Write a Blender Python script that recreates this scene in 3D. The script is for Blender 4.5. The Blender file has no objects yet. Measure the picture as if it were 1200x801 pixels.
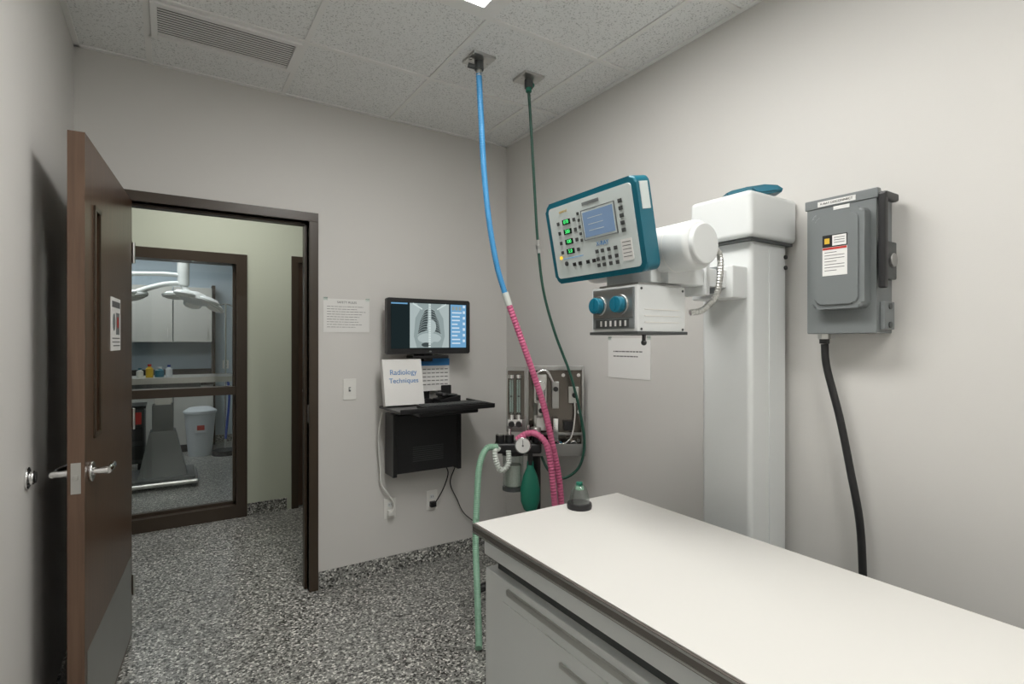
import bpy, bmesh, math, random
from mathutils import Vector, Matrix
random.seed(3)
sc=bpy.context.scene
try:
    sc.view_settings.view_transform='Standard'
    sc.view_settings.look='None'
except Exception: pass

# ---------------------------------------------------------------- materials
def nm(name):
    m=bpy.data.materials.new(name); m.use_nodes=True
    return m, m.node_tree.nodes, m.node_tree.links, m.node_tree.nodes['Principled BSDF']
def mat(name,col,rough=0.5,metal=0.0,spec=0.5,bump=0.0,bscale=200,emit=0,var=0.0,coat=0,vscale=3.0):
    m,N,L,b=nm(name)
    b.inputs['Base Color'].default_value=(*col,1); b.inputs['Roughness'].default_value=rough
    b.inputs['Metallic'].default_value=metal; b.inputs['Specular IOR Level'].default_value=spec
    b.inputs['Coat Weight'].default_value=coat
    if emit:
        b.inputs['Emission Color'].default_value=(*col,1); b.inputs['Emission Strength'].default_value=emit
    tc=N.new('ShaderNodeTexCoord')
    nz=N.new('ShaderNodeTexNoise'); nz.inputs['Scale'].default_value=vscale; nz.inputs['Detail'].default_value=3
    L.new(tc.outputs['Object'],nz.inputs['Vector'])
    if var:
        mx=N.new('ShaderNodeMix'); mx.data_type='RGBA'
        mx.inputs['A'].default_value=(*[c*(1-var) for c in col],1); mx.inputs['B'].default_value=(*[min(1,c*(1+var)) for c in col],1)
        L.new(nz.outputs['Fac'],mx.inputs['Factor']); L.new(mx.outputs['Result'],b.inputs['Base Color'])
    if bump:
        n2=N.new('ShaderNodeTexNoise'); n2.inputs['Scale'].default_value=bscale
        L.new(tc.outputs['Object'],n2.inputs['Vector'])
        bp=N.new('ShaderNodeBump'); bp.inputs['Strength'].default_value=bump; bp.inputs['Distance'].default_value=0.002
        L.new(n2.outputs['Fac'],bp.inputs['Height']); L.new(bp.outputs['Normal'],b.inputs['Normal'])
    return m
def terrazzo(name):
    m,N,L,b=nm(name)
    tc=N.new('ShaderNodeTexCoord')
    v=N.new('ShaderNodeTexVoronoi'); v.inputs['Scale'].default_value=118; v.inputs['Randomness'].default_value=1
    L.new(tc.outputs['Object'],v.inputs['Vector'])
    sx=N.new('ShaderNodeSeparateColor'); L.new(v.outputs['Color'],sx.inputs['Color'])
    r=N.new('ShaderNodeValToRGB'); r.color_ramp.interpolation='CONSTANT'
    e=r.color_ramp.elements
    e[0].position=0; e[0].color=(.03,.03,.028,1)
    e[1].position=.15; e[1].color=(.11,.11,.102,1)
    for p,c in ((.32,.22),(.52,.30),(.74,.42),(.89,.74)):
        x=e.new(p); x.color=(c,c,c*.94,1)
    L.new(sx.outputs['Red'],r.inputs['Fac']); L.new(r.outputs['Color'],b.inputs['Base Color'])
    b.inputs['Roughness'].default_value=.28; b.inputs['Specular IOR Level'].default_value=.5
    n2=N.new('ShaderNodeTexNoise'); n2.inputs['Scale'].default_value=60; L.new(tc.outputs['Object'],n2.inputs['Vector'])
    bp=N.new('ShaderNodeBump'); bp.inputs['Strength'].default_value=.2; bp.inputs['Distance'].default_value=.002
    L.new(n2.outputs['Fac'],bp.inputs['Height']); L.new(bp.outputs['Normal'],b.inputs['Normal'])
    return m
def tilemat(name):
    m,N,L,b=nm(name)
    tc=N.new('ShaderNodeTexCoord')
    n=N.new('ShaderNodeTexNoise'); n.inputs['Scale'].default_value=150; n.inputs['Detail'].default_value=3
    L.new(tc.outputs['Object'],n.inputs['Vector'])
    r=N.new('ShaderNodeValToRGB'); e=r.color_ramp.elements
    e[0].position=.34; e[0].color=(.50,.51,.50,1); e[1].position=.44; e[1].color=(.84,.85,.84,1)
    L.new(n.outputs['Fac'],r.inputs['Fac']); L.new(r.outputs['Color'],b.inputs['Base Color'])
    b.inputs['Roughness'].default_value=.95
    return m
def wood(name,c0,c1,rough=.32):
    m,N,L,b=nm(name)
    tc=N.new('ShaderNodeTexCoord'); mp=N.new('ShaderNodeMapping'); mp.inputs['Scale'].default_value=(28,28,1.3)
    L.new(tc.outputs['Object'],mp.inputs['Vector'])
    n=N.new('ShaderNodeTexNoise'); n.inputs['Scale'].default_value=2.2; n.inputs['Detail'].default_value=6; n.inputs['Distortion'].default_value=.6
    L.new(mp.outputs['Vector'],n.inputs['Vector'])
    r=N.new('ShaderNodeValToRGB'); e=r.color_ramp.elements
    e[0].position=.3; e[0].color=(*c0,1); e[1].position=.7; e[1].color=(*c1,1)
    L.new(n.outputs['Fac'],r.inputs['Fac']); L.new(r.outputs['Color'],b.inputs['Base Color'])
    b.inputs['Roughness'].default_value=rough
    return m
def glass(name,tint=(1,1,1),gloss=.06,rough=0.0):
    m=bpy.data.materials.new(name); m.use_nodes=True; N=m.node_tree.nodes; L=m.node_tree.links
    for n in list(N): N.remove(n)
    o=N.new('ShaderNodeOutputMaterial'); t=N.new('ShaderNodeBsdfTransparent'); g=N.new('ShaderNodeBsdfGlossy'); mx=N.new('ShaderNodeMixShader')
    lw=N.new('ShaderNodeLayerWeight'); lw.inputs['Blend'].default_value=.25
    mm=N.new('ShaderNodeMath'); mm.operation='MULTIPLY_ADD'; mm.inputs[1].default_value=.5; mm.inputs[2].default_value=gloss
    L.new(lw.outputs['Facing'],mm.inputs[0]); L.new(mm.outputs[0],mx.inputs['Fac'])
    t.inputs['Color'].default_value=(*tint,1); g.inputs['Roughness'].default_value=rough
    L.new(t.outputs[0],mx.inputs[1]); L.new(g.outputs[0],mx.inputs[2]); L.new(mx.outputs[0],o.inputs['Surface'])
    return m
def emis(name,col,s):
    m=bpy.data.materials.new(name); m.use_nodes=True; N=m.node_tree.nodes; L=m.node_tree.links
    for n in list(N): N.remove(n)
    o=N.new('ShaderNodeOutputMaterial'); e=N.new('ShaderNodeEmission'); e.inputs['Color'].default_value=(*col,1); e.inputs['Strength'].default_value=s
    L.new(e.outputs[0],o.inputs['Surface']); return m

M_wall=mat('wall_paint',(.635,.622,.597),.55,bump=.15,bscale=350,var=.015)
M_hall=mat('hall_paint',(.62,.66,.55),.6,bump=.1,bscale=350)
M_surg=mat('surgery_paint',(.46,.55,.62),.6,var=.01)
M_floor=terrazzo('epoxy_flake_floor')
M_ceil=tilemat('acoustic_tile')
M_grid=mat('ceiling_tee_white',(.82,.82,.80),.45)
M_frame=mat('bronze_door_frame',(.045,.030,.018),.35,var=.1)
M_wood=wood('walnut_veneer',(.055,.029,.016),(.10,.054,.030))
M_woode=wood('walnut_edge',(.10,.058,.037),(.15,.09,.058),.45)
M_steel=mat('brushed_steel',(.62,.62,.60),.28,1.0,bump=.05,bscale=300)
M_steeld=mat('dull_steel',(.42,.42,.41),.38,1.0,var=.1)
M_panel=mat('machine_backplate',(.15,.135,.12),.22,1.0,var=.25)
M_ped=mat('pedestal_grey',(.12,.13,.13),.4,.3,var=.1)
M_band=mat('table_edge_band',(.20,.18,.165),.35,.6)
M_chrome=mat('chrome',(.8,.8,.8),.12,1.0)
M_white=mat('white_enamel',(.70,.72,.715),.32,var=.01)
M_lam=mat('white_laminate',(.66,.65,.62),.38,var=.01)
M_cream=mat('cream_plate',(.76,.755,.72),.4)
M_black=mat('black_plastic',(.012,.012,.013),.38)
M_blackm=mat('black_powdercoat',(.010,.010,.011),.5,bump=.2)
M_grey=mat('grey_enamel',(.175,.19,.193),.35,var=.03)
M_greyd=mat('dark_grey',(.06,.065,.065),.45)
M_teal=mat('teal_plastic',(.006,.125,.18),.3)
M_teald=mat('teal_knob',(.008,.15,.23),.3)
M_face=mat('console_face',(.62,.68,.67),.4)
M_lcd=mat('lcd_grey_blue',(.14,.21,.32),.2,emit=.45)
M_led=emis('green_led',(.1,1,.25),1.3)
M_yel=emis('amber_led',(1,.55,.05),1.3)
M_ledbg=mat('led_window',(.01,.02,.015),.2)
M_paper=mat('paper',(.76,.755,.735),.8)
M_ink=mat('ink',(.12,.12,.12),.8)
M_blueink=mat('blue_ink',(.03,.20,.50),.7)
M_red=mat('red_label',(.5,.04,.03),.6)
M_yell=mat('yellow_label',(.65,.42,.03),.6)
M_blueh=mat('blue_hose',(.06,.29,.58),.35)
M_pinkh=mat('pink_hose',(.62,.14,.27),.4)
M_gh=mat('dark_green_hose',(.008,.06,.04),.4)
M_lgh=mat('pale_green_hose',(.26,.46,.33),.3)
M_wh=mat('white_hose',(.62,.66,.62),.4)
M_gbag=mat('green_rubber',(.012,.16,.105),.45)
M_glass=glass('window_glass',(.97,.98,.97),.03)
M_clear=glass('clear_plastic',(.86,.92,.90),.12,.05)
M_soda=mat('absorbent_granules',(.55,.55,.51),.8,var=.25,vscale=120)
M_light=emis('troffer_lens',(1,.985,.95),18.5)
M_light2=emis('hall_lens',(1,.98,.92),8.5)
M_light3=emis('surgery_lens',(.95,.985,1),11.5)
M_cab=mat('cabinet_laminate',(.50,.50,.47),.4)
M_counter=mat('dark_counter',(.03,.025,.022),.3)
M_xb=emis('xray_black',(.012,.02,.022),1.0)
M_xd=emis('xray_dark',(.05,.065,.067),1.0)
M_xg=emis('xray_grey',(.27,.33,.33),1.0)
M_xm=emis('xray_mid',(.40,.47,.47),1.0)
M_xl=emis('xray_light',(.58,.66,.65),1.0)
M_ui=emis('ui_white',(.60,.72,.82),1.0)
M_lb=emis('ui_blue',(.16,.36,.58),1.0)
M_plas=mat('bin_white',(.62,.66,.70),.4)
M_blueb=mat('blue_strap',(.02,.06,.35),.5)
M_wheel=mat('rubber_wheel',(.015,.015,.015),.6)

# ---------------------------------------------------------------- builder
def rrect(x0,x1,z0,z1,r,n=5):
    pts=[]
    for cx,cz,a0 in ((x1-r,z1-r,0),(x0+r,z1-r,90),(x0+r,z0+r,180),(x1-r,z0+r,270)):
        for i in range(n+1):
            a=math.radians(a0+90*i/n); pts.append((cx+r*math.cos(a),cz+r*math.sin(a)))
    return pts
def ell(cx,cz,rx,rz,n=20): return [(cx+rx*math.cos(2*math.pi*i/n),cz+rz*math.sin(2*math.pi*i/n)) for i in range(n)]
def catmull(pts,per=12):
    P=[Vector(p) for p in pts]; P=[P[0]*2-P[1]]+P+[P[-1]*2-P[-2]]; out=[]
    for i in range(1,len(P)-2):
        for k in range(per):
            t=k/per; a,b,c,d=P[i-1],P[i],P[i+1],P[i+2]
            out.append(.5*((2*b)+(c-a)*t+(2*a-5*b+4*c-d)*t*t+(3*b-a-3*c+d)*t**3))
    out.append(P[-2]); return out
class B:
    def __init__(s,name,loc=(0,0,0),rotz=0,rotx=0):
        s.name=name; s.bm=bmesh.new(); s.mats=[]
        s.M=Matrix.Translation(loc)@Matrix.Rotation(math.radians(rotz),4,'Z')@Matrix.Rotation(math.radians(rotx),4,'X'); s.texts=[]
    def _add(s,t,m):
        if m not in s.mats: s.mats.append(m)
        i=s.mats.index(m)
        bmesh.ops.recalc_face_normals(t,faces=t.faces)
        for e in t.edges:
            if len(e.link_faces)==2: e.smooth=e.calc_face_angle(0)<math.radians(34)
        for f in t.faces: f.material_index=i; f.smooth=True
        me=bpy.data.meshes.new('t'); t.to_mesh(me); t.free(); s.bm.from_mesh(me); bpy.data.meshes.remove(me)
    def box(s,x0,x1,y0,y1,z0,z1,m,bev=0,seg=2,T=None):
        t=bmesh.new(); bmesh.ops.create_cube(t,size=1)
        for v in t.verts: v.co=Vector(((x0+x1)/2+v.co.x*(x1-x0),(y0+y1)/2+v.co.y*(y1-y0),(z0+z1)/2+v.co.z*(z1-z0)))
        if bev: bmesh.ops.bevel(t,geom=t.edges[:],offset=bev,segments=seg,affect='EDGES',profile=.5)
        if T: t.transform(T)
        s._add(t,m); return s
    def cyl(s,p0,p1,r,m,r1=None,seg=24,bev=0):
        p0=Vector(p0);p1=Vector(p1);d=p1-p0; t=bmesh.new()
        bmesh.ops.create_cone(t,cap_ends=True,segments=seg,radius1=r,radius2=r if r1 is None else r1,depth=d.length)
        if bev:
            es=[e for e in t.edges if len(e.link_faces)==2 and any(len(f.verts)>4 for f in e.link_faces)]
            bmesh.ops.bevel(t,geom=es,offset=bev,segments=4,affect='EDGES',profile=.5)
        t.transform(Matrix.Translation((p0+p1)/2)@d.to_track_quat('Z','Y').to_matrix().to_4x4())
        s._add(t,m); return s
    def sph(s,c,r,m,sc=(1,1,1),seg=20):
        t=bmesh.new(); bmesh.ops.create_uvsphere(t,u_segments=seg,v_segments=seg//2,radius=r)
        for v in t.verts: v.co=Vector((c[0]+v.co.x*sc[0],c[1]+v.co.y*sc[1],c[2]+v.co.z*sc[2]))
        s._add(t,m); return s
    def prism(s,pts,y0,y1,m,bev=0,T=None):
        t=bmesh.new(); a=[t.verts.new((x,y0,z)) for x,z in pts]; b=[t.verts.new((x,y1,z)) for x,z in pts]; n=len(pts)
        f0=t.faces.new(a); t.faces.new(b[::-1])
        for i in range(n): t.faces.new((a[i],b[i],b[(i+1)%n],a[(i+1)%n]))
        if bev: bmesh.ops.bevel(t,geom=list(f0.edges),offset=bev,segments=3,affect='EDGES',profile=.5)
        if T: t.transform(T)
        s._add(t,m); return s
    def lathe(s,prof,c,m,seg=28,T=None):
        t=bmesh.new(); rings=[]
        for r,z in prof:
            rings.append([t.verts.new((r*math.cos(2*math.pi*i/seg),r*math.sin(2*math.pi*i/seg),z)) for i in range(seg)])
        for a,b in zip(rings,rings[1:]):
            for i in range(seg): t.faces.new((a[i],a[(i+1)%seg],b[(i+1)%seg],b[i]))
        t.faces.new(rings[0][::-1]); t.faces.new(rings[-1])
        if T: t.transform(T)
        t.transform(Matrix.Translation(c)); s._add(t,m); return s
    def tube(s,pts,r,m,pitch=0,amp=.18,seg=12,smooth=True,step=None):
        c=catmull(pts) if smooth else [Vector(p) for p in pts]
        L=[0]
        for a,b in zip(c,c[1:]): L.append(L[-1]+(b-a).length)
        st=pitch/4 if pitch else (step or .015); n=max(4,int(L[-1]/st)); P=[];j=0
        for i in range(n+1):
            d=L[-1]*i/n
            while j<len(L)-2 and L[j+1]<d: j+=1
            f=(d-L[j])/max(1e-9,L[j+1]-L[j]); P.append(c[j].lerp(c[j+1],f))
        t=bmesh.new(); rings=[]; up=None
        for i,p in enumerate(P):
            tg=(P[min(i+1,n)]-P[max(i-1,0)]).normalized()
            if up is None: up=tg.orthogonal().normalized()
            up=(up-tg*up.dot(tg)).normalized(); sd=tg.cross(up)
            rr=r*(1+amp*(math.cos(i*math.pi/2))) if pitch else r
            rings.append([t.verts.new(p+rr*(up*math.cos(2*math.pi*k/seg)+sd*math.sin(2*math.pi*k/seg))) for k in range(seg)])
        for a,b in zip(rings,rings[1:]):
            for k in range(seg): t.faces.new((a[k],a[(k+1)%seg],b[(k+1)%seg],b[k]))
        t.faces.new(rings[0][::-1]); t.faces.new(rings[-1]); s._add(t,m); return s
    def text(s,body,size,loc,m,align='CENTER',name='label_text',rot=(90,0,0)):
        s.texts.append((body,size,loc,m,align,name,rot)); return s
    def done(s):
        me=bpy.data.meshes.new(s.name); s.bm.to_mesh(me); s.bm.free()
        for m in s.mats: me.materials.append(m)
        o=bpy.data.objects.new(s.name,me); sc.collection.objects.link(o); o.matrix_world=s.M
        w=o.modifiers.new('wn','WEIGHTED_NORMAL'); w.keep_sharp=True
        for body,size,loc,m,al,n,rot in s.texts:
            cu=bpy.data.curves.new(n,'FONT'); cu.body=body; cu.size=size; cu.align_x=al; cu.align_y='CENTER'; cu.extrude=.0003
            cu.materials.append(m); t=bpy.data.objects.new(n,cu); sc.collection.objects.link(t); t.parent=o
            t.location=loc; t.rotation_euler=[math.radians(a) for a in rot]
        return o

H=2.796
# ---------------------------------------------------------------- room shell
B('floor').box(-2.6,3.2,-1.7,9.0,-.1,0,M_floor).done()
B('wall_left').box(-.47,-.37,-1.6,3.16,0,H,M_wall).done()
B('wall_right').box(2.0,2.1,-1.6,3.16,0,H,M_wall).done()
B('wall_front').box(-.47,2.1,-1.7,-1.6,0,H,M_wall).done()
OX0,OX1,OZ=-.235,.668,2.105
B('wall_back').box(-2.6,OX0,3.16,3.29,0,H,M_wall).box(OX1,3.2,3.16,3.29,0,H,M_wall).box(OX0,OX1,3.16,3.29,OZ,H,M_wall).done()
B('ceiling').box(-.47,2.1,-1.7,3.2,H,H+.06,M_ceil).done()
B('wall_hall_far').box(-2.6,-.78,4.82,4.94,0,H,M_hall).box(-.78,.536,4.82,4.94,2.13,H,M_hall).box(.536,.877,4.82,4.94,0,H,M_hall)\
  .box(.877,1.86,4.82,4.94,2.15,H,M_hall).box(1.86,3.2,4.82,4.94,0,H,M_hall).done()
B('wall_hall_left').box(-2.7,-2.6,3.16,9.0,0,H,M_surg).done()
B('wall_hall_right').box(3.2,3.3,3.16,9.0,0,H,M_hall).done()
B('wall_surgery_back').box(-2.6,3.2,8.6,8.7,0,H,M_surg).done()
B('ceiling_hall').box(-2.6,3.2,3.2,9.0,H,H+.06,M_ceil).done()
g=B('ceiling_tile_grid')
for x in (-.08,.53,1.144,1.754): g.box(x-.012,x+.012,-1.6,3.16,H-.006,H,M_grid)
y=2.55
while y>-1.6:
    g.box(-.37,2.0,y-.012,y+.012,H-.0065,H,M_grid); y-=.61
g.box(-.37,-.348,-1.6,3.16,H-.007,H,M_grid).box(1.978,2.0,-1.6,3.16,H-.007,H,M_grid).box(-.37,2,3.138,3.16,H-.007,H,M_grid)
g.box(-.08,.53,2.862,2.876,H-.006,H,M_grid)
g.done()
v=B('ceiling_air_vent')
v.box(-.066,.516,2.564,2.858,H-.0035,H-.0005,M_greyd)
v.box(-.066,.516,2.564,2.590,H-.016,H-.0035,M_grid).box(-.066,.516,2.832,2.858,H-.016,H-.0035,M_grid)
v.box(-.066,-.042,2.590,2.832,H-.016,H-.0035,M_grid).box(.492,.516,2.590,2.832,H-.016,H-.0035,M_grid)
for i in range(12):
    yy=2.602+i*.0198; v.box(-.042,.492,yy-.0050,yy+.0050,H-.008,H-.0065,M_grid)
v.done()
def troffer(name,x0,x1,y0,y1,m,w=.066):
    t=B(name); t.box(x0+.012,x1-.012,y0+.012,y1-.012,H-.004,H-.001,M_grid)
    t.box(x0+w,x1-w,y0+w,y1-w,H-.008,H-.004,m)
    for a,b in ((x0+.012,x0+w),(x1-w,x1-.012)): t.box(a,b,y0+.012,y1-.012,H-.014,H-.003,M_grid)
    for a,b in ((y0+.012,y0+w),(y1-w,y1-.012)): t.box(x0+w,x1-w,a,b,H-.014,H-.003,M_grid)
    t.done()
troffer('ceiling_light',.53,1.144,.72,1.94,M_light)
troffer('ceiling_light',.53,1.144,-1.1,.11,M_light)
troffer('ceiling_light',-.3,.9,3.75,4.35,M_light2)
troffer('ceiling_light',-.9,.3,5.5,6.1,M_light3)
troffer('ceiling_light',-.9,.3,7.2,7.8,M_light3)
def cove(name,x0,x1,y0,y1): B(name).box(x0,x1,y0,y1,0,.10,M_floor,bev=.004).done()
cove('baseboard_back',.722,2.0,3.148,3.16)
cove('baseboard_right',1.988,2.0,-1.6,3.147)
cove('baseboard_left',-.37,-.358,-1.6,3.147)
cove('baseboard_hall',.54,.84,4.808,4.82)
cove('baseboard_surgery',-2.6,3.2,8.588,8.6)
f=B('door_frame')
for x0,x1 in ((OX0-.05,OX0),(OX1,OX1+.05)):
    f.box(x0,x1,3.145,3.305,0,OZ,M_frame,bev=.002)
f.box(OX0-.05,OX1+.05,3.145,3.305,OZ,OZ+.05,M_frame,bev=.002)
f.box(OX0,OX0+.015,3.205,3.25,0,OZ,M_frame).box(OX1-.015,OX1,3.205,3.25,0,OZ,M_frame).box(OX0,OX1,3.205,3.25,OZ-.015,OZ,M_frame)
f.box(OX1-.003,OX1+.001,3.165,3.195,.96,1.06,M_steel)
f.done()
# door leaf (local x from hinge to latch, y=0 is the room-visible face)
hx,hy=-.150,3.135; fx,fy=-.229,2.195
L=math.hypot(fx-hx,fy-hy); ang=math.degrees(math.atan2(fy-hy,fx-hx))
d=B('door_1',loc=(hx,hy,0),rotz=ang)
s0,s1=L-.215,L-.135
d.box(0,s0,-.045,0,.008,2.10,M_wood).box(s1,L-.001,-.045,0,.008,2.10,M_wood).box(s0,s1,-.045,0,.008,1.10,M_wood).box(s0,s1,-.045,0,1.88,2.10,M_wood)
d.box(L-.001,L+.0005,-.0449,-.0001,.008,2.0995,M_woode)
d.box(s0,s1,-.026,-.019,1.10,1.88,M_glass)
for ya,yb in ((0,.006),(-.051,-.045)):
    d.box(s0-.012,s0+.004,ya,yb,1.088,1.892,M_frame).box(s1-.004,s1+.012,ya,yb,1.088,1.892,M_frame)
    d.box(s0-.012,s1+.012,ya,yb,1.088,1.104,M_frame).box(s0-.012,s1+.012,ya,yb,1.876,1.892,M_frame)
d.box(.03,L-.03,0,.002,.03,.40,M_steeld)
d.box(L+.0005,L+.002,-.036,-.010,.93,1.03,M_steel).box(L+.002,L+.010,-.030,-.016,.975,.992,M_steel,bev=.003)
xl=L-.07
for sg in (1,-1):
    y0=0 if sg>0 else -.045
    d.cyl((xl,y0,.985),(xl,y0+sg*.010,.985),.033,M_chrome,bev=.003)
    d.cyl((xl,y0+sg*.010,.985),(xl,y0+sg*.05,.985),.012,M_chrome)
    d.tube([(xl+.008,y0+sg*.05,.985),(xl-.03,y0+sg*.053,.987),(xl-.08,y0+sg*.05,.985),(xl-.115,y0+sg*.045,.983)],.0105,M_chrome)
d.box(L-.62,L-.42,0,.003,1.385,1.60,M_paper,bev=.001)
d.box(L-.605,L-.435,.003,.0036,1.56,1.585,M_ink)
d.box(L-.595,L-.52,.003,.0037,1.45,1.54,M_grey).prism(ell(L-.475,1.50,.028,.035),.003,.0037,M_grey).prism(ell(L-.555,1.50,.018,.025,10),.0036,.0042,M_red)
for z in (1.435,1.42,1.405): d.box(L-.60,L-.44-.02*(z<1.41),.003,.0036,z-.002,z+.002,M_ink)
for z in (.25,1.05,1.85): d.cyl((-.006,.006,z-.05),(-.006,.006,z+.05),.007,M_steel)
d.done()
b=B('wall_door_stop',loc=(-.37,2.185,1.0),rotz=90)
b.cyl((0,0,0),(0,-.008,0),.034,M_chrome,bev=.003).cyl((0,-.008,0),(0,-.02,0),.022,M_chrome,bev=.004).cyl((0,-.02,0),(0,-.024,0),.017,M_black).done()
w=B('window_1')
w.box(-.78,-.70,4.80,4.96,0,2.13,M_frame).box(.456,.536,4.80,4.96,0,2.13,M_frame).box(-.70,.456,4.80,4.96,2.05,2.13,M_frame)
w.box(-.70,.456,4.80,4.96,0,.10,M_frame).box(-.70,.456,4.81,4.95,.995,1.06,M_frame)
w.box(-.70,.456,4.877,4.883,.10,1.0,M_glass).box(-.70,.456,4.877,4.883,1.06,2.05,M_glass)
w.box(-.70,.456,4.86,4.90,.10,.125,M_frame).box(.436,.456,4.86,4.90,.10,2.05,M_frame)
w.done()
w=B('door_2')
w.box(.877,.93,4.80,4.96,0,2.15,M_frame).box(1.81,1.86,4.80,4.96,0,2.15,M_frame).box(.93,1.81,4.80,4.96,2.10,2.15,M_frame).box(.93,1.81,4.85,4.895,.008,2.10,M_wood)
w.cyl((1.0,4.85,1.0),(1.0,4.80,1.0),.012,M_chrome).tube([(1.0,4.80,1.0),(1.05,4.80,1.0),(1.11,4.80,.995)],.01,M_chrome).cyl((1.0,4.85,1.0),(1.0,4.842,1.0),.03,M_chrome)
w.done()

# ---------------------------------------------------------------- surgery room contents
TZ=1.075
t=B('surgery_table',loc=(-.05,6.35,0))
t.box(-1.0,.62,-.27,.27,TZ-.035,TZ-.004,M_steel,bev=.01).box(-1.0,.62,-.29,-.27,TZ-.055,TZ,M_steel).box(-1.0,.62,.27,.29,TZ-.055,TZ,M_steel).box(.60,.62,-.27,.27,TZ-.055,TZ,M_steel)
t.box(-.32,.32,-.18,.18,TZ-.12,TZ-.035,M_ped,bev=.01).box(-.065,.065,-.065,.065,.66,TZ-.1,M_steel).box(-.09,.09,-.09,.09,.48,.80,M_ped,bev=.01)
t.lathe([(.29,.11),(.27,.15),(.165,.50),(.15,.54)],(0,0,0),M_ped,seg=4,T=Matrix.Rotation(math.radians(45),4,'Z'))
t.box(-.27,.27,-.27,.27,.075,.115,M_ped,bev=.012)
t.box(-.30,.30,-.30,.30,.035,.078,M_steel,bev=.018,seg=3)
for a in (-.26,.26):
    for e in (-.26,.26): t.cyl((a,e,0),(a,e,.05),.03,M_greyd,bev=.006)
t.done()
def bottle(x,y,z,h,r,m,cap):
    B('bottle',loc=(x,y,z)).lathe([(r,0),(r,h*.65),(r*.4,h*.8),(r*.4,h*.85)],(0,0,0),m).cyl((0,0,h*.84),(0,0,h),r*.5,cap).done()
bottle(-.16,6.3,TZ-.003,.13,.032,M_yell,M_red); bottle(-.08,6.35,TZ-.003,.10,.04,M_teald,M_plas); bottle(.0,6.28,TZ-.003,.12,.03,M_plas,M_blueb); bottle(-.24,6.36,TZ-.003,.09,.03,M_cream,M_teald)
s=B('surgical_light',loc=(.12,6.2,0))
s.cyl((0,0,H-.04),(0,0,H),.11,M_white).cyl((0,0,2.2),(0,0,H-.03),.03,M_white).cyl((0,0,1.98),(0,0,2.25),.052,M_white,bev=.01)
s.tube([(0,0,2.08),(-.2,-.03,2.08),(-.5,-.08,2.05),(-.62,-.1,2.0)],.022,M_white)
s.tube([(0,0,2.0),(-.16,-.04,1.98),(-.36,-.08,1.90),(-.5,-.09,1.82)],.026,M_white)
s.tube([(0,0,2.0),(.02,-.02,1.93),(.06,-.05,1.89)],.03,M_white)
def head(cx,cy,cz,ax,ay,r):
    T0=Matrix.Translation((cx,cy,cz))@Matrix.Rotation(math.radians(ax),4,'Y')@Matrix.Rotation(math.radians(ay),4,'X')
    s.lathe([(.03,.08),(.08,.065),(.13,.03),(.14,-.01),(.10,-.03)][::-1],(0,0,0),M_white,T=T0)
    for k in range(5):
        Rk=T0@Matrix.Rotation(math.radians(72*k+20),4,'Z')
        T=Rk@Matrix.Translation((r,0,0))@Matrix.Rotation(math.radians(12),4,'Y')@Matrix.Diagonal((1.25,1,1,1))
        s.lathe([(.02,.030),(.06,.024),(.088,.0),(.083,-.018),(.05,-.026)][::-1],(0,0,0),M_white,T=T)
        s.lathe([(.06,-.030),(.06,-.024)],(0,0,0),M_cream,T=T)
head(.10,-.05,1.84,16,-8,.185); head(-.54,-.1,1.78,-30,-8,.18)
s.done()
c=B('wall_cabinet',loc=(0,8.59,0))
for i in range(5):
    x=-1.75+i*.45; c.box(x,x+.44,-.33,0,1.42,2.15,M_cab,bev=.004).box(x+.38,x+.39,-.345,-.33,1.48,1.6,M_steel)
c.done()
c=B('base_cabinet',loc=(0,8.587,0))
for i in range(5):
    x=-1.75+i*.45; c.box(x,x+.44,-.58,-.012,.10,.86,M_cab,bev=.004).box(x+.15,x+.29,-.6,-.58,.77,.78,M_steel)
c.box(-1.77,.50,-.60,-.012,.86,.90,M_counter).box(-1.75,.49,-.53,-.015,0,.1,M_counter).box(-1.77,.50,-.02,-.001,.90,1.05,M_counter).done()
c=B('trash_bin',loc=(.33,7.75,0)); c.lathe([(.13,0),(.17,.52),(.185,.53),(.185,.56),(.12,.60)],(0,0,0),M_plas).box(-.06,.06,-.166,-.155,.30,.42,M_plas).box(-.04,.04,-.168,-.165,.33,.39,M_red); c.done()
c=B('iv_stand',loc=(.60,7.6,0)); c.cyl((0,0,0.05),(0,0,1.9),.012,M_chrome).cyl((0,0,.0),(0,0,.06),.15,M_black).tube([(-.12,0,1.86),(0,0,1.9),(.12,0,1.86)],.008,M_chrome).tube([(.02,-.02,1.0),(.04,-.03,.7),(.0,-.03,.2)],.014,M_blueb).done()
c=B('equipment_cart',loc=(-.44,7.2,0)); c.box(-.22,.22,-.2,.2,.1,.7,M_greyd,bev=.02).box(-.2,.2,-.215,-.2,.15,.3,M_black).box(-.2,.2,-.215,-.2,.35,.5,M_black).box(-.23,.23,-.21,.21,.7,.73,M_black).box(-.19,.19,-.218,-.2,.53,.66,M_red,bev=.004)
for a in(-.17,.17):
    for e in (-.15,.15): c.cyl((a-.015,e,.05),(a+.015,e,.05),.05,M_wheel)
c.done()
c=B('wall_outlet',loc=(.68,8.598,1.1)); c.box(-.04,.04,-.006,0,-.06,.06,M_cream,bev=.002).box(-.015,.015,-.009,-.006,.01,.04,M_grey).box(-.015,.015,-.009,-.006,-.04,-.01,M_grey).done()
c=B('trim_1'); c.box(-.60,-.53,7.93,7.99,0,2.2,M_frame).box(.50,.54,8.4,8.58,0,2.2,M_frame).done()

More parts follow.
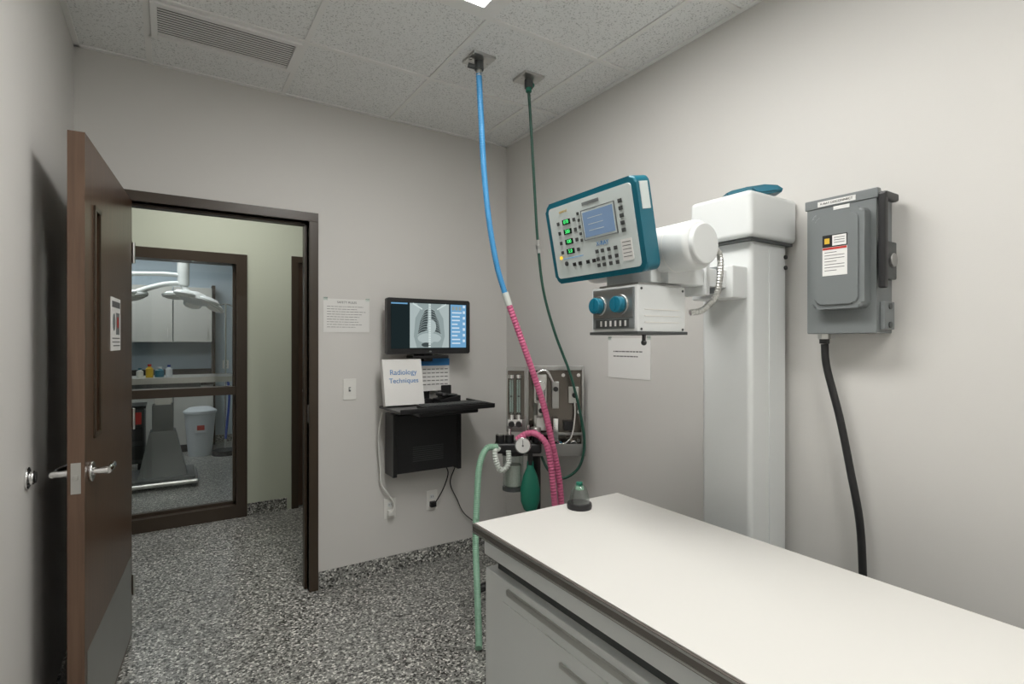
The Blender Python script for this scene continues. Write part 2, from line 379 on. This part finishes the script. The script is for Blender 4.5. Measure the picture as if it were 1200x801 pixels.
# ---------------------------------------------------------------- back wall items
def paper(name,loc,rotz,w,h,n,title=None,margin=.02):
    p=B(name,loc=loc,rotz=rotz); p.box(-w/2,w/2,-.0025,-.001,-h/2,h/2,M_paper)
    z=h/2-.035
    if title: p.text(title,.018,(0,-.003,h/2-.02),M_ink); z-=.01
    for i in range(n):
        zz=z-i*(h-.06)/n; x1=w/2-margin-random.random()*w*.25
        if n<4: zz=.035-i*.025
        x=-w/2+margin
        while x<x1:
            l=.008+random.random()*.02; hh=.0012 if n>4 else .003
            p.box(x,min(x1,x+l),-.0029,-.0024,zz-hh,zz+hh,M_ink); x+=l+.004
    for sx in (-1,1): p.box(sx*(w/2-.012)-.012,sx*(w/2-.012)+.012,-.003,-.0005,h/2-.01,h/2+.008,M_clear)
    p.done()
paper('safety_notice',(.883,3.16,1.575),0,.27,.195,9,'SAFETY RULES')
paper('reminder_notice',(2.0,1.975,1.335),-90,.30,.21,2,None,.04)
sw=B('light_switch',loc=(.898,3.16,1.14)); sw.box(-.038,.038,-.006,0,-.062,.062,M_cream,bev=.002).box(-.006,.006,-.009,-.006,-.013,.013,M_grey).box(-.004,.004,-.02,-.006,-.002,.008,M_cream,bev=.001).done()
for xx,zz in ((1.145,.395),(1.427,.40)):
    c=B('wall_outlet',loc=(xx,3.16,zz)); c.box(-.038,.038,-.006,0,-.062,.062,M_cream,bev=.002)
    for k in (.022,-.022):
        c.prism(rrect(-.015,.015,k-.014,k+.014,.008),-.009,-.006,M_white)
        c.box(-.007,-.005,-.0095,-.0088,k-.005,k+.006,M_black).box(.005,.007,-.0095,-.0088,k-.005,k+.006,M_black)
    if xx>1.3: c.box(-.02,.02,-.035,-.008,-.04,-.005,M_black,bev=.004)
    else: c.box(-.02,.02,-.04,-.008,-.04,-.005,M_cream,bev=.004)
    c.done()
w=B('wall_workstation_mount',loc=(1.35,3.158,0))
w.box(-.05,.05,-.025,0,1.0,1.66,M_black,bev=.003).box(-.015,.015,-.09,-.02,1.42,1.58,M_black)
w.box(-.06,.06,-.10,-.085,1.44,1.56,M_black).box(-.03,.03,-.12,-.025,1.30,1.345,M_black,bev=.004)
w.box(-.11,.13,-.14,-.03,1.318,1.336,M_black,bev=.004).box(.105,.125,-.05,-.03,1.04,1.33,M_black)
w.box(-.05,.05,-.10,-.02,1.02,1.06,M_black)
w.box(-.30,.295,-.43,-.08,1.025,1.04,M_black,bev=.004)
w.box(-.30,.295,-.43,-.42,1.03,1.052,M_black,bev=.003).box(.285,.295,-.43,-.08,1.03,1.052,M_black)
w.box(-.18,.2,-.40,-.12,1.0,1.027,M_black,bev=.008)
w.done()
m=B('computer_monitor',loc=(1.351,3.03,1.515))
m.prism(rrect(-.275,.275,-.168,.168,.012),-.02,.02,M_black,bev=.004).box(-.2,.2,.02,.028,-.12,.12,M_black)
m.box(-.252,.252,-.0225,-.0205,-.135,.145,M_xb)
m.box(-.135,.125,-.0235,-.0222,-.13,.14,M_xm)
# animal thorax: body outline, lung fields, heart, abdomen, spine, ribs
m.prism([(-.09,-.13),(.075,-.13),(.095,-.06),(.085,.05),(.055,.10),(.075,.14),(-.09,.14),(-.07,.10),(-.10,.05),(-.11,-.06)],-.0242,-.023,M_xg)
for sx in (-1,1): m.prism([(-.008+sx*x,z) for x,z in ((.012,.105),(.034,.095),(.060,.03),(.076,-.045),(.045,-.035),(.014,-.02))][::sx],-.0248,-.024,M_xd)
m.prism(ell(.006,.0,.030,.042),-.0254,-.0247,M_xm)
m.prism(ell(-.008,-.072,.078,.032),-.0248,-.024,M_xm)
m.prism(ell(-.030,-.112,.030,.014),-.0250,-.0246,M_xd).prism(ell(.030,-.105,.022,.012),-.0250,-.0246,M_xg)
for i in range(19): m.box(-.014,.000,-.026,-.024,-.128+i*.0142,-.117+i*.0142,M_xl)
for i in range(10):
    z=.105-i*.0155; wd=.040+.0045*i
    for sx in (-1,1): m.tube([(-.007+sx*wd,-.0250,z-.020),(-.007+sx*wd*.75,-.0252,z-.004),(-.007+sx*wd*.35,-.0252,z+.003),(-.007,-.0252,z)],.0011,M_xm,seg=5)
for sx in (-1,1): m.tube([(-.007+sx*.05,-.0252,.105),(-.007+sx*.085,-.0252,.125),(-.007+sx*.11,-.0252,.138)],.004,M_xl,seg=6)
m.box(.135,.245,-.0235,-.0222,-.13,.14,M_lb)
for i in range(9): m.box(.145,.145+.04+.03*random.random(),-.024,-.0234,.085-i*.024,.093-i*.024,M_ui)
for i in range(7): m.box(.222,.238,-.024,-.0234,.12-i*.036,.137-i*.036,M_ui)
for k in range(3): m.box(.145+.024*k,.162+.024*k,-.024,-.0234,.105,.128,M_xg)
m.box(-.252,-.15,-.0235,-.0222,.132,.14,M_lb)
m.prism(ell(0,-.153,.008,.005,12),-.0212,-.0195,M_grey)
m.done()
c=B('computer_case',loc=(1.33,3.0,.0))
c.box(-.22,.22,-.005,.125,.636,.985,M_blackm,bev=.006).box(-.225,-.20,-.01,.13,.62,.99,M_black,bev=.003).box(.2,.225,-.01,.13,.62,.99,M_black,bev=.003)
for i in range(8): c.box(-.1,.1,-.008,-.004,.70+i*.012,.704+i*.012,M_greyd)
c.box(-.05,.05,.12,.158,.65,.95,M_black)
c.done()
k=B('keyboard',loc=(1.40,2.80,1.04)); k.box(-.2,.2,-.06,.07,.0,.018,M_black,bev=.004)
for r in range(5):
    for q_ in range(17): k.box(-.19+q_*.0225,-.172+q_*.0225,-.052+r*.022,-.034+r*.022,.018,.023,M_greyd,bev=.001,seg=1)
k.done()
bn=B('binder',loc=(1.172,2.98,1.044),rotx=-12); bn.box(-.125,.12,-.02,.02,0,.275,M_paper,bev=.003)
bn.text('Radiology',.043,(0,-.021,.195),M_blueink).text('Techniques',.040,(0,-.021,.145),M_blueink).done()
bn=B('wall_calendar',loc=(1.435,3.105,1.23)); bn.box(-.11,.09,-.003,0,-.12,.085,M_paper).box(-.11,.09,-.0045,-.002,.04,.085,M_blueink)
for i in range(5):
    for j in range(6): bn.box(-.095+j*.03,-.072+j*.03,-.0042,-.002,.015-i*.024,.020-i*.024,M_ink)
bn.done()
ph=B('desk_phone',loc=(1.45,2.98,1.04)); ph.prism([(-.07,0),(.07,0),(.07,.05),(-.07,.03)],-.05,.06,M_black,bev=.004).box(-.06,-.02,-.06,.05,.045,.07,M_black,bev=.012).box(0,.06,-.02,.04,.05,.056,M_greyd).box(-.02,.05,.04,.05,.04,.11,M_black,bev=.006).done()
cb=B('power_cable'); cb.tube([(1.07,3.08,1.0),(1.06,3.12,.85),(1.075,3.13,.65),(1.085,3.13,.55),(1.16,3.12,.44),(1.147,3.118,.38)],.005,M_cream,seg=8).done()
cb=B('monitor_cable'); cb.tube([(1.5,3.10,.62),(1.53,3.13,.56),(1.49,3.12,.47),(1.427,3.118,.38)],.004,M_black,seg=8).done()
cb=B('network_cable'); cb.tube([(1.565,3.13,.75),(1.585,3.13,.62),(1.55,3.14,.5),(1.60,3.14,.38),(1.66,3.14,.27),(1.80,3.13,.16),(1.9,3.12,.12)],.0035,M_black,seg=8).done()

# ---------------------------------------------------------------- ceiling drops and hoses
YAW=-32.93
def fr(name,loc=(1.75,2.45,0)): return B(name,loc=loc,rotz=YAW)   # local frame of the anaesthesia machine
X0,Y0=.14,3.008
def q(l,z,dd): return (l-X0,dd-Y0,z)
def drop(name,x,y,m,bent):
    c=B(name,loc=(x,y,H-.0065)); c.box(-.06,.06,-.06,.06,-.008,.0065,M_steel,bev=.002)
    for a in (-.045,.045): c.cyl((a,0,-.008),(a,0,-.011),.005,M_chrome)
    c.cyl((0,0,-.008),(0,0,-.05),.022,M_greyd)
    if bent: c.tube([(0,0,-.03),(-.02,.01,-.035),(-.05,.02,-.03)],.012,M_greyd).cyl((0,0,-.05),(0,0,-.08),.014,M_steel)
    else: c.cyl((0,0,-.03),(.0,0,-.07),.015,m).sph((.02,0,-.03),.014,m)
    c.done()
drop('ceiling_gas_outlet',1.264,2.246,M_greyd,True)
drop('ceiling_gas_outlet',1.571,2.266,M_gbag,False)
h=fr('scavenging_hose')
h.tube([q(-.158,2.72,2.572),q(-.148,2.509,2.6),q(-.136,2.268,2.63),q(-.111,2.02,2.66),q(-.074,1.81,2.70),q(-.031,1.662,2.73)],.0145,M_blueh,pitch=.012,amp=.05)
h.cyl(q(-.034,1.675,2.729),q(-.012,1.610,2.74),.018,M_wh)
h.tube([q(-.014,1.615,2.74),q(.044,1.456,2.76),q(.112,1.263,2.78),q(.171,1.082,2.8),q(.218,.875,2.82),q(.252,.71,2.84),q(.268,.55,2.85),q(.270,.40,2.85)],.0165,M_pinkh,pitch=.016,amp=.08)
h.done()
h=fr('breathing_hose')
h.tube([q(.03,.905,2.80),q(.075,.935,2.79),q(.126,.94,2.77),q(.180,.89,2.76),q(.205,.78,2.76),q(.222,.62,2.77),q(.235,.48,2.80),q(.238,.38,2.82)],.0165,M_pinkh,pitch=.016,amp=.08)
h.done()
h=fr('oxygen_hose')
h.tube([q(.089,2.74,2.757),q(.104,2.548,2.8),q(.123,2.241,2.83),q(.143,1.95,2.86),q(.173,1.70,2.87),q(.236,1.467,2.87),q(.323,1.23,2.86),q(.38,.992,2.86),q(.392,.853,2.85),q(.36,.742,2.85),q(.278,.687,2.85),q(.21,.715,2.87),q(.17,.78,2.91),q(.155,.84,2.93)],.0075,M_gh)
h.cyl(q(.143,1.97,2.855),q(.147,1.90,2.865),.012,M_steel).cyl(q(.143,1.945,2.855),q(.146,1.925,2.865),.016,M_steel)
h.done()
h=fr('corrugated_green_hose')
h.tube([q(-.075,.87,2.78),q(-.13,.865,2.75),q(-.165,.78,2.72),q(-.175,.62,2.69),q(-.178,.42,2.64),q(-.165,.22,2.56),q(-.152,.05,2.47),q(-.15,.022,2.42)],.0165,M_lgh,pitch=.010,amp=.05)
h.done()

# ---------------------------------------------------------------- anaesthesia machine
a=fr('anesthesia_machine',loc=(1.75-.033,2.45-.05,0))
a.prism(rrect(-.05,.262,.81,1.285,.006),.02,.04,M_panel,bev=.002)
for z0,z1 in ((1.262,1.287),(.90,.915)): a.box(-.052,.264,.005,.02,z0,z1,M_steeld,bev=.002)
a.box(-.056,-.044,.0,.03,.81,1.287,M_steeld,bev=.002).box(.252,.264,.0,.03,.81,1.287,M_steeld,bev=.002)
a.prism(rrect(-.168,-.060,.92,1.28,.006),.0,.04,M_steeld,bev=.002).box(-.16,-.068,-.004,.001,.99,1.26,M_panel)
a.box(-.19,.266,-.06,.045,.80,.825,M_steel,bev=.003).box(-.19,.266,-.068,-.058,.80,.865,M_steeld)
for x in (-.140,-.10):
    a.box(x-.010,x+.010,-.006,-.003,1.03,1.21,M_face)
    a.cyl((x,-.02,1.02),(x,-.02,1.22),.012,M_clear,seg=16).cyl((x,-.02,.995),(x,-.02,1.02),.017,M_chrome).cyl((x,-.02,1.22),(x,-.02,1.24),.017,M_chrome)
    a.cyl((x,-.02,.97),(x,-.06,.97),.016,M_black,bev=.003); a.sph((x,-.02,1.12),.006,M_black).box(x-.002,x+.002,-.008,-.006,1.03,1.21,M_ink)
a.box(-.16,-.08,-.04,0,.955,.995,M_chrome,bev=.004)
a.box(-.015,.055,-.03,.02,.93,1.24,M_steel,bev=.005)
a.cyl((.02,-.04,1.18),(.02,-.08,1.18),.03,M_chrome,bev=.004).cyl((.02,-.05,1.10),(.02,-.05,1.16),.026,M_chrome,bev=.004).cyl((.02,-.05,1.02),(.02,-.05,1.09),.036,M_steel,bev=.004)
a.cyl((.02,-.05,.94),(.02,-.05,1.01),.024,M_cream,bev=.003).cyl((.02,-.08,1.05),(.02,-.105,1.05),.013,M_black).tube([(.02,-.05,1.2),(-.01,-.05,1.24),(.05,-.05,1.265),(.09,-.04,1.2)],.007,M_chrome)
a.box(.09,.12,-.03,.02,.87,1.0,M_chrome,bev=.004).box(.15,.21,-.015,.02,.93,.98,M_black,bev=.003).box(.085,.125,-.01,.02,1.05,1.20,M_steeld,bev=.004)
a.cyl((.105,-.01,1.16),(.105,-.03,1.16),.014,M_black,bev=.002)
for x,z in ((.235,1.235),(.235,.87),(-.02,.87),(.15,1.235),(.235,1.03)): a.cyl((x,.02,z),(x,.010,z),.010,M_chrome)
a.box(.18,.235,.0,.02,1.08,1.17,M_steel,bev=.002).cyl((.21,.0,1.125),(.21,-.03,1.125),.014,M_black).cyl((.205,.02,.85),(.205,-.015,.85),.022,M_chrome,bev=.003).cyl((.13,.02,.85),(.13,-.01,.85),.016,M_teald,bev=.003)
a.tube([(.105,-.03,.88),(.14,-.05,.86),(.19,-.03,.90),(.21,-.02,1.0),(.21,-.02,1.09)],.005,M_chrome,seg=8)
a.box(-.23,.02,-.16,-.05,.83,.885,M_black,bev=.012,seg=3)
for x in (-.20,-.150): a.cyl((x,-.12,.875),(x,-.12,.925),.024,M_black,bev=.004)
a.cyl((-.20,-.12,.925),(-.20,-.12,.932),.02,M_steel).cyl((-.15,-.12,.925),(-.15,-.12,.96),.010,M_chrome)
a.cyl((-.08,-.19,.88),(-.08,-.155,.88),.042,M_chrome,bev=.003).cyl((-.08,-.192,.88),(-.08,-.19,.88),.037,M_paper)
a.box(-.0815,-.0785,-.194,-.192,.88,.91,M_ink).cyl((-.08,-.195,.88),(-.08,-.192,.88),.005,M_ink)
a.cyl((-.01,-.12,.88),(-.01,-.12,.94),.02,M_black,bev=.003).cyl((-.01,-.12,.94),(-.01,-.12,.965),.028,M_steel,bev=.004).cyl((-.05,-.1,.885),(-.05,-.1,.975),.008,M_chrome)
a.lathe([(.052,0),(.055,.01),(.055,.17),(.05,.18)],(-.13,-.09,.64),M_clear).lathe([(.045,0),(.045,.11)],(-.13,-.09,.65),M_soda).cyl((-.13,-.09,.815),(-.13,-.09,.84),.06,M_black).cyl((-.13,-.09,.625),(-.13,-.09,.642),.058,M_greyd)
a.cyl((-.04,-.14,.84),(-.04,-.14,.77),.014,M_black)
a.lathe([(.014,.0),(.016,.03),(.032,.07),(.044,.13),(.042,.19),(.028,.23),(.01,.245)][::-1],(0,0,0),M_gbag,T=Matrix.Translation((-.04,-.14,.79))@Matrix.Rotation(math.pi,4,'X')@Matrix.Diagonal((1.2,.8,1.12,1)))
a.tube([(-.20,-.14,.86),(-.225,-.19,.85),(-.215,-.20,.79),(-.19,-.18,.75),(-.155,-.17,.78),(-.155,-.16,.85)],.014,M_wh,pitch=.012,amp=.12)
a.cyl((0,.06,.12),(0,.06,1.0),.026,M_black).box(-.04,.04,.03,.09,.98,1.02,M_black)
a.box(-.05,.05,.01,.11,.09,.16,M_black,bev=.008)
R=Matrix.Rotation(math.radians(32.93),4,'Z')
for vx,vy in ((-.36,.03),(.20,0),(0,.33),(0,-.33)):
    e=R@Vector((vx,vy,0))+Vector((0,.06,0)); base=Vector((0,.06,.13))
    a.tube([base,base.lerp(Vector((e.x,e.y,.12)),.5),Vector((e.x,e.y,.095))],.022,M_black)
    a.cyl((e.x,e.y,.055),(e.x,e.y,.105),.014,M_black)
    a.cyl((e.x-.014,e.y,.04),(e.x+.014,e.y,.04),.04,M_wheel,bev=.006).cyl((e.x-.017,e.y,.04),(e.x+.017,e.y,.04),.012,M_steel)
a.done()

# ---------------------------------------------------------------- x-ray table
t=B('xray_table')
t.prism([(.875,.765),(1.555,.765),(1.555,.797),(.875,.797)],-.45,1.60,M_band)
t.box(.881,1.549,-.444,1.594,.797,.8005,M_lam,bev=.001)
t.box(.873,.877,-.45,1.60,.768,.773,M_steel).box(.873,.877,-.45,1.60,.790,.795,M_steel).box(.875,1.555,1.599,1.603,.768,.773,M_steel)
t.box(.90,1.53,-.40,1.565,.70,.765,M_white,bev=.004)
t.box(.935,1.50,-.38,1.53,.655,.70,M_greyd)
t.box(.905,1.53,-.40,1.565,.10,.655,M_white,bev=.006)
t.box(.897,.907,-.30,1.42,.615,.635,M_steel,bev=.002)
for y0,y1 in ((.70,1.45),(-.15,.64)):
    t.box(.900,.906,y0,y1,.14,.585,M_white,bev=.0025)
    t.box(.893,.901,(y0+y1)/2-.07,(y0+y1)/2+.07,.53,.545,M_steel,bev=.002)
t.box(1.05,1.40,1.563,1.569,.16,.58,M_white,bev=.002)
t.box(.96,1.48,-.36,1.50,0,.10,M_greyd)
t.done()
g=B('glass_breathing_cone',loc=(1.288,1.525,.8005))
g.lathe([(.045,0),(.047,.008),(.045,.020),(.03,.024)],(0,0,0),M_black).lathe([(.038,.018),(.036,.04),(.027,.075),(.016,.088)],(0,0,0),M_clear)
g.lathe([(.018,.070),(.016,.080),(.012,.083)],(0,0,0),M_lgh).cyl((0,0,.083),(0,0,.096),.012,M_gbag).done()

# ---------------------------------------------------------------- tube stand column
c=B('xray_tube_stand')
c.box(1.74,1.97,1.12,1.33,0,1.80,M_white,bev=.018,seg=4)
c.box(1.70,1.995,1.095,1.355,1.79,1.955,M_white,bev=.018,seg=4)
c.box(1.715,1.98,1.105,1.345,1.78,1.79,M_greyd)
c.box(1.85,1.90,1.117,1.121,.25,1.76,M_white)
for z in (1.70,1.74): c.cyl((1.955,1.121,z),(1.955,1.114,z),.008,M_black)
c.box(1.655,1.745,1.135,1.31,1.575,1.69,M_white,bev=.008)
c.box(1.44,1.66,1.16,1.275,1.61,1.675,M_white,bev=.008)
c.box(1.53,1.55,1.15,1.285,1.58,1.69,M_white,bev=.003).box(1.60,1.606,1.15,1.285,1.59,1.682,M_grey)
c.box(1.33,1.47,1.14,1.30,1.607,1.665,M_white,bev=.006)
def ycyl(y0,y1,r,m,x=1.35,z=1.716,bev=.0): c.cyl((x,y0,z),(x,y1,z),r,m,seg=48,bev=bev)
ycyl(1.03,1.52,.076,M_white,bev=.018)
ycyl(1.12,1.123,.0765,M_cream); ycyl(1.015,1.035,.062,M_white,bev=.006)
c.box(1.285,1.43,1.17,1.38,1.607,1.70,M_white,bev=.01)
c.tube([(1.415,1.10,1.715),(1.47,1.08,1.72),(1.505,1.08,1.70),(1.515,1.085,1.64),(1.50,1.09,1.57),(1.46,1.11,1.525),(1.422,1.13,1.515)],.010,M_steel,pitch=.01,amp=.12)
c.cyl((1.40,1.10,1.715),(1.44,1.09,1.716),.018,M_black)
c.done()
c=B('xray_collimator')
c.box(1.20,1.42,1.147,1.357,1.45,1.598,M_white,bev=.006)
c.box(1.22,1.42,1.165,1.34,1.592,1.606,M_steeld)
c.box(1.195,1.425,1.142,1.362,1.443,1.453,M_greyd,bev=.002)
c.box(1.1965,1.201,1.16,1.345,1.462,1.59,M_grey)
c.box(1.1950,1.1967,1.165,1.340,1.498,1.586,M_steeld)
for y in (1.312,1.214):
    c.cyl((1.197,y,1.538),(1.190,y,1.538),.032,M_steel,bev=.002).cyl((1.190,y,1.538),(1.168,y,1.538),.026,M_teald,bev=.003,seg=20).box(1.164,1.169,y-.003,y+.003,1.522,1.560,M_teald)
c.box(1.1945,1.197,1.18,1.33,1.466,1.492,M_greyd)
for i in range(6): c.box(1.194,1.195,1.19+i*.022,1.198+i*.022,1.470,1.488,M_paper)
for z in (1.48,1.50,1.52): c.box(1.23,1.39,1.1455,1.148,z,z+.003,M_cream)
for x,z in ((1.215,1.46),(1.215,1.585),(1.405,1.46),(1.405,1.585)): c.cyl((x,1.147,z),(x,1.145,z),.004,M_greyd)
c.cyl((1.24,1.16,1.443),(1.24,1.16,1.42),.006,M_black).sph((1.24,1.16,1.418),.009,M_black)
c.done()
cw,ch=.22,.142
c=B('xray_control_console',loc=(1.172,1.314,1.771),rotz=-90,rotx=11.5)
c.prism(rrect(-cw,cw,-ch,ch,.026),-.012,.045,M_teal,bev=.008)
c.prism(rrect(-cw+.02,cw-.02,-ch+.018,ch-.018,.014),-.0145,-.011,M_face,bev=.001)
c.prism(rrect(-cw+.02,cw-.02,-ch+.018,ch-.018,.012),.045,.062,M_teal,bev=0)
f0=-.0148
c.box(-.03,.125,f0-.002,f0+.001,-.012,.085,M_face,bev=.001).box(-.022,.117,f0-.003,f0-.001,-.004,.077,M_lcd)
for x0,x1,z0,z1 in ((-.031,-.027,-.013,.086),(.122,.126,-.013,.086),(-.031,.126,-.013,-.010),(-.031,.126,.083,.086)): c.box(x0,x1,f0-.0025,f0,z0,z1,M_grey)
for i in range(3): c.box(.0,.07,f0-.0034,f0-.0028,.055-i*.02,.057-i*.02,M_face)
for i,z in enumerate((.065,.032,-.002,-.035)):
    c.box(-.130,-.090,f0-.002,f0+.001,z-.009,z+.009,M_ledbg).text(('070','300','100','5.0')[i],.017,(-.11,f0-.0026,z),M_led)
    c.box(-.160,-.147,f0-.003,f0,z-.006,z+.006,M_greyd,bev=.001).box(-.075,-.062,f0-.003,f0,z-.006,z+.006,M_greyd,bev=.001)
c.cyl((-.165,f0,-.052),(-.165,f0-.004,-.052),.006,M_yel).cyl((-.14,f0,-.075),(-.14,f0-.004,-.075),.008,M_greyd)
for z in (.08,.058,.036,.014,-.008): c.box(.142,.158,f0-.003,f0,z-.006,z+.006,M_greyd,bev=.001)
for z in (.08,.058,.036,.014,-.008): c.box(-.05,-.040,f0-.003,f0,z-.005,z+.005,M_greyd,bev=.001)
for x in (.045,.075,.105,.02):
    for z in (-.055,-.08,-.10): c.box(x-.007,x+.007,f0-.003,f0,z-.006,z+.006,M_greyd,bev=.001)
for x in (-.10,-.07,-.03,-.0): c.box(x-.008,x+.008,f0-.003,f0,-.088,-.076,M_black,bev=.001)
c.box(.13,.175,f0-.001,f0+.001,-.10,-.035,M_paper)
for i in range(5): c.box(.135,.17,f0-.0014,f0-.0009,-.045-i*.011,-.043-i*.011,M_ink)
c.text('X-RAY',.020,(.05,f0-.0012,-.032),M_blueink).text('control',.014,(-.12,f0-.0012,.103),M_yell).box(-.02,.06,f0-.0012,f0,.1,.110,M_grey)
c.box(-.16,-.05,f0-.001,f0+.0005,-.0585,-.0565,M_lb)
c.box(cw-.001,cw+.002,.0,.035,.04,.12,M_face,bev=.001)
c.box(-.1,.1,.062,.088,-.07,.01,M_white,bev=.004)
c.done()
h=B('teal_positioning_handle',loc=(1.80,1.165,1.955),rotz=-38)
h.prism([(-.085,.0),(.03,.0),(.08,.008),(.105,.010),(.11,.022),(.09,.036),(.045,.040),(-.02,.030),(-.07,.020),(-.09,.010)],-.028,.028,M_teal,bev=.006)
h.prism([(.02,.010),(.09,.016),(.09,.028),(.05,.032),(.0,.024)],-.032,-.028,M_teald)
h.done()

# ---------------------------------------------------------------- electrical disconnect
e=B('electrical_disconnect_box',loc=(1.999,.893,1.68),rotz=-90)
e.box(-.11,.11,-.11,0,-.232,.228,M_grey,bev=.004)
e.box(-.115,.115,-.114,-.09,.20,.232,M_grey,bev=.003)
e.prism(rrect(-.075,.092,-.15,.175,.02),-.150,-.11,M_grey,bev=.012)
e.prism(rrect(-.06,.075,-.135,.16,.02),-.156,-.148,M_grey,bev=.005)
lx=.032
e.box(-.065+lx,.012+lx,-.1575,-.155,.055,.095,M_black).box(-.065+lx,.012+lx,-.1575,-.155,-.040,.054,M_paper)
e.box(-.058+lx,-.042+lx,-.1585,-.157,.066,.084,M_yell).box(-.033+lx,.010+lx,-.1585,-.157,.058,.092,M_paper).box(-.064+lx,.011+lx,-.1585,-.157,.046,.053,M_red)
for i in range(7): e.box(-.058+lx,(.004 if i%3 else -.02)+lx,-.158,-.157,.036-i*.010,.038-i*.010,M_ink)
for i in range(3): e.box(-.028+lx,.005+lx,-.159,-.158,.083-i*.008,.085-i*.008,M_ink)
e.box(-.07,.05,-.1155,-.113,.205,.222,M_paper).text('X-RAY DISCONNECT',.011,(-.01,-.1165,.2135),M_ink)
e.box(-.02,.03,-.1125,-.110,.186,.198,M_paper)
e.box(.11,.135,-.10,-.03,-.06,.06,M_greyd,bev=.004)
e.box(.118,.140,-.125,-.10,-.09,.21,M_black,bev=.006).box(.118,.142,-.12,-.03,.19,.215,M_black,bev=.006)
e.cyl((.11,-.07,.0),(.145,-.07,0),.022,M_steeld,bev=.003).box(.11,.125,-.09,-.02,-.22,-.13,M_grey,bev=.003)
for z in (-.205,-.145): e.cyl((.125,-.055,z),(.129,-.055,z),.010,M_greyd)
e.cyl((-.075,-.06,-.232),(-.075,-.06,-.250),.02,M_steel,seg=6).cyl((-.075,-.06,-.250),(-.075,-.06,-.266),.016,M_black)
e.done()
cb=B('heavy_power_cable')
cb.tube([(1.94,.968,1.413),(1.945,.963,1.33),(1.95,.922,1.154),(1.95,.889,.984),(1.95,.860,.817),(1.95,.850,.645),(1.95,.845,.4),(1.95,.84,.012)],.0125,M_black).done()

# ---------------------------------------------------------------- camera, world
cam=bpy.data.cameras.new('camera'); co=bpy.data.objects.new('camera',cam); sc.collection.objects.link(co)
co.location=(0,0,1.42); co.rotation_euler=(math.radians(90),0,math.radians(-32.93))
cam.lens=18.62; cam.sensor_width=36; cam.clip_start=.02
sc.camera=co
W=bpy.data.worlds.new('world'); sc.world=W; W.use_nodes=True
W.node_tree.nodes['Background'].inputs['Color'].default_value=(.5,.5,.5,1); W.node_tree.nodes['Background'].inputs['Strength'].default_value=.2
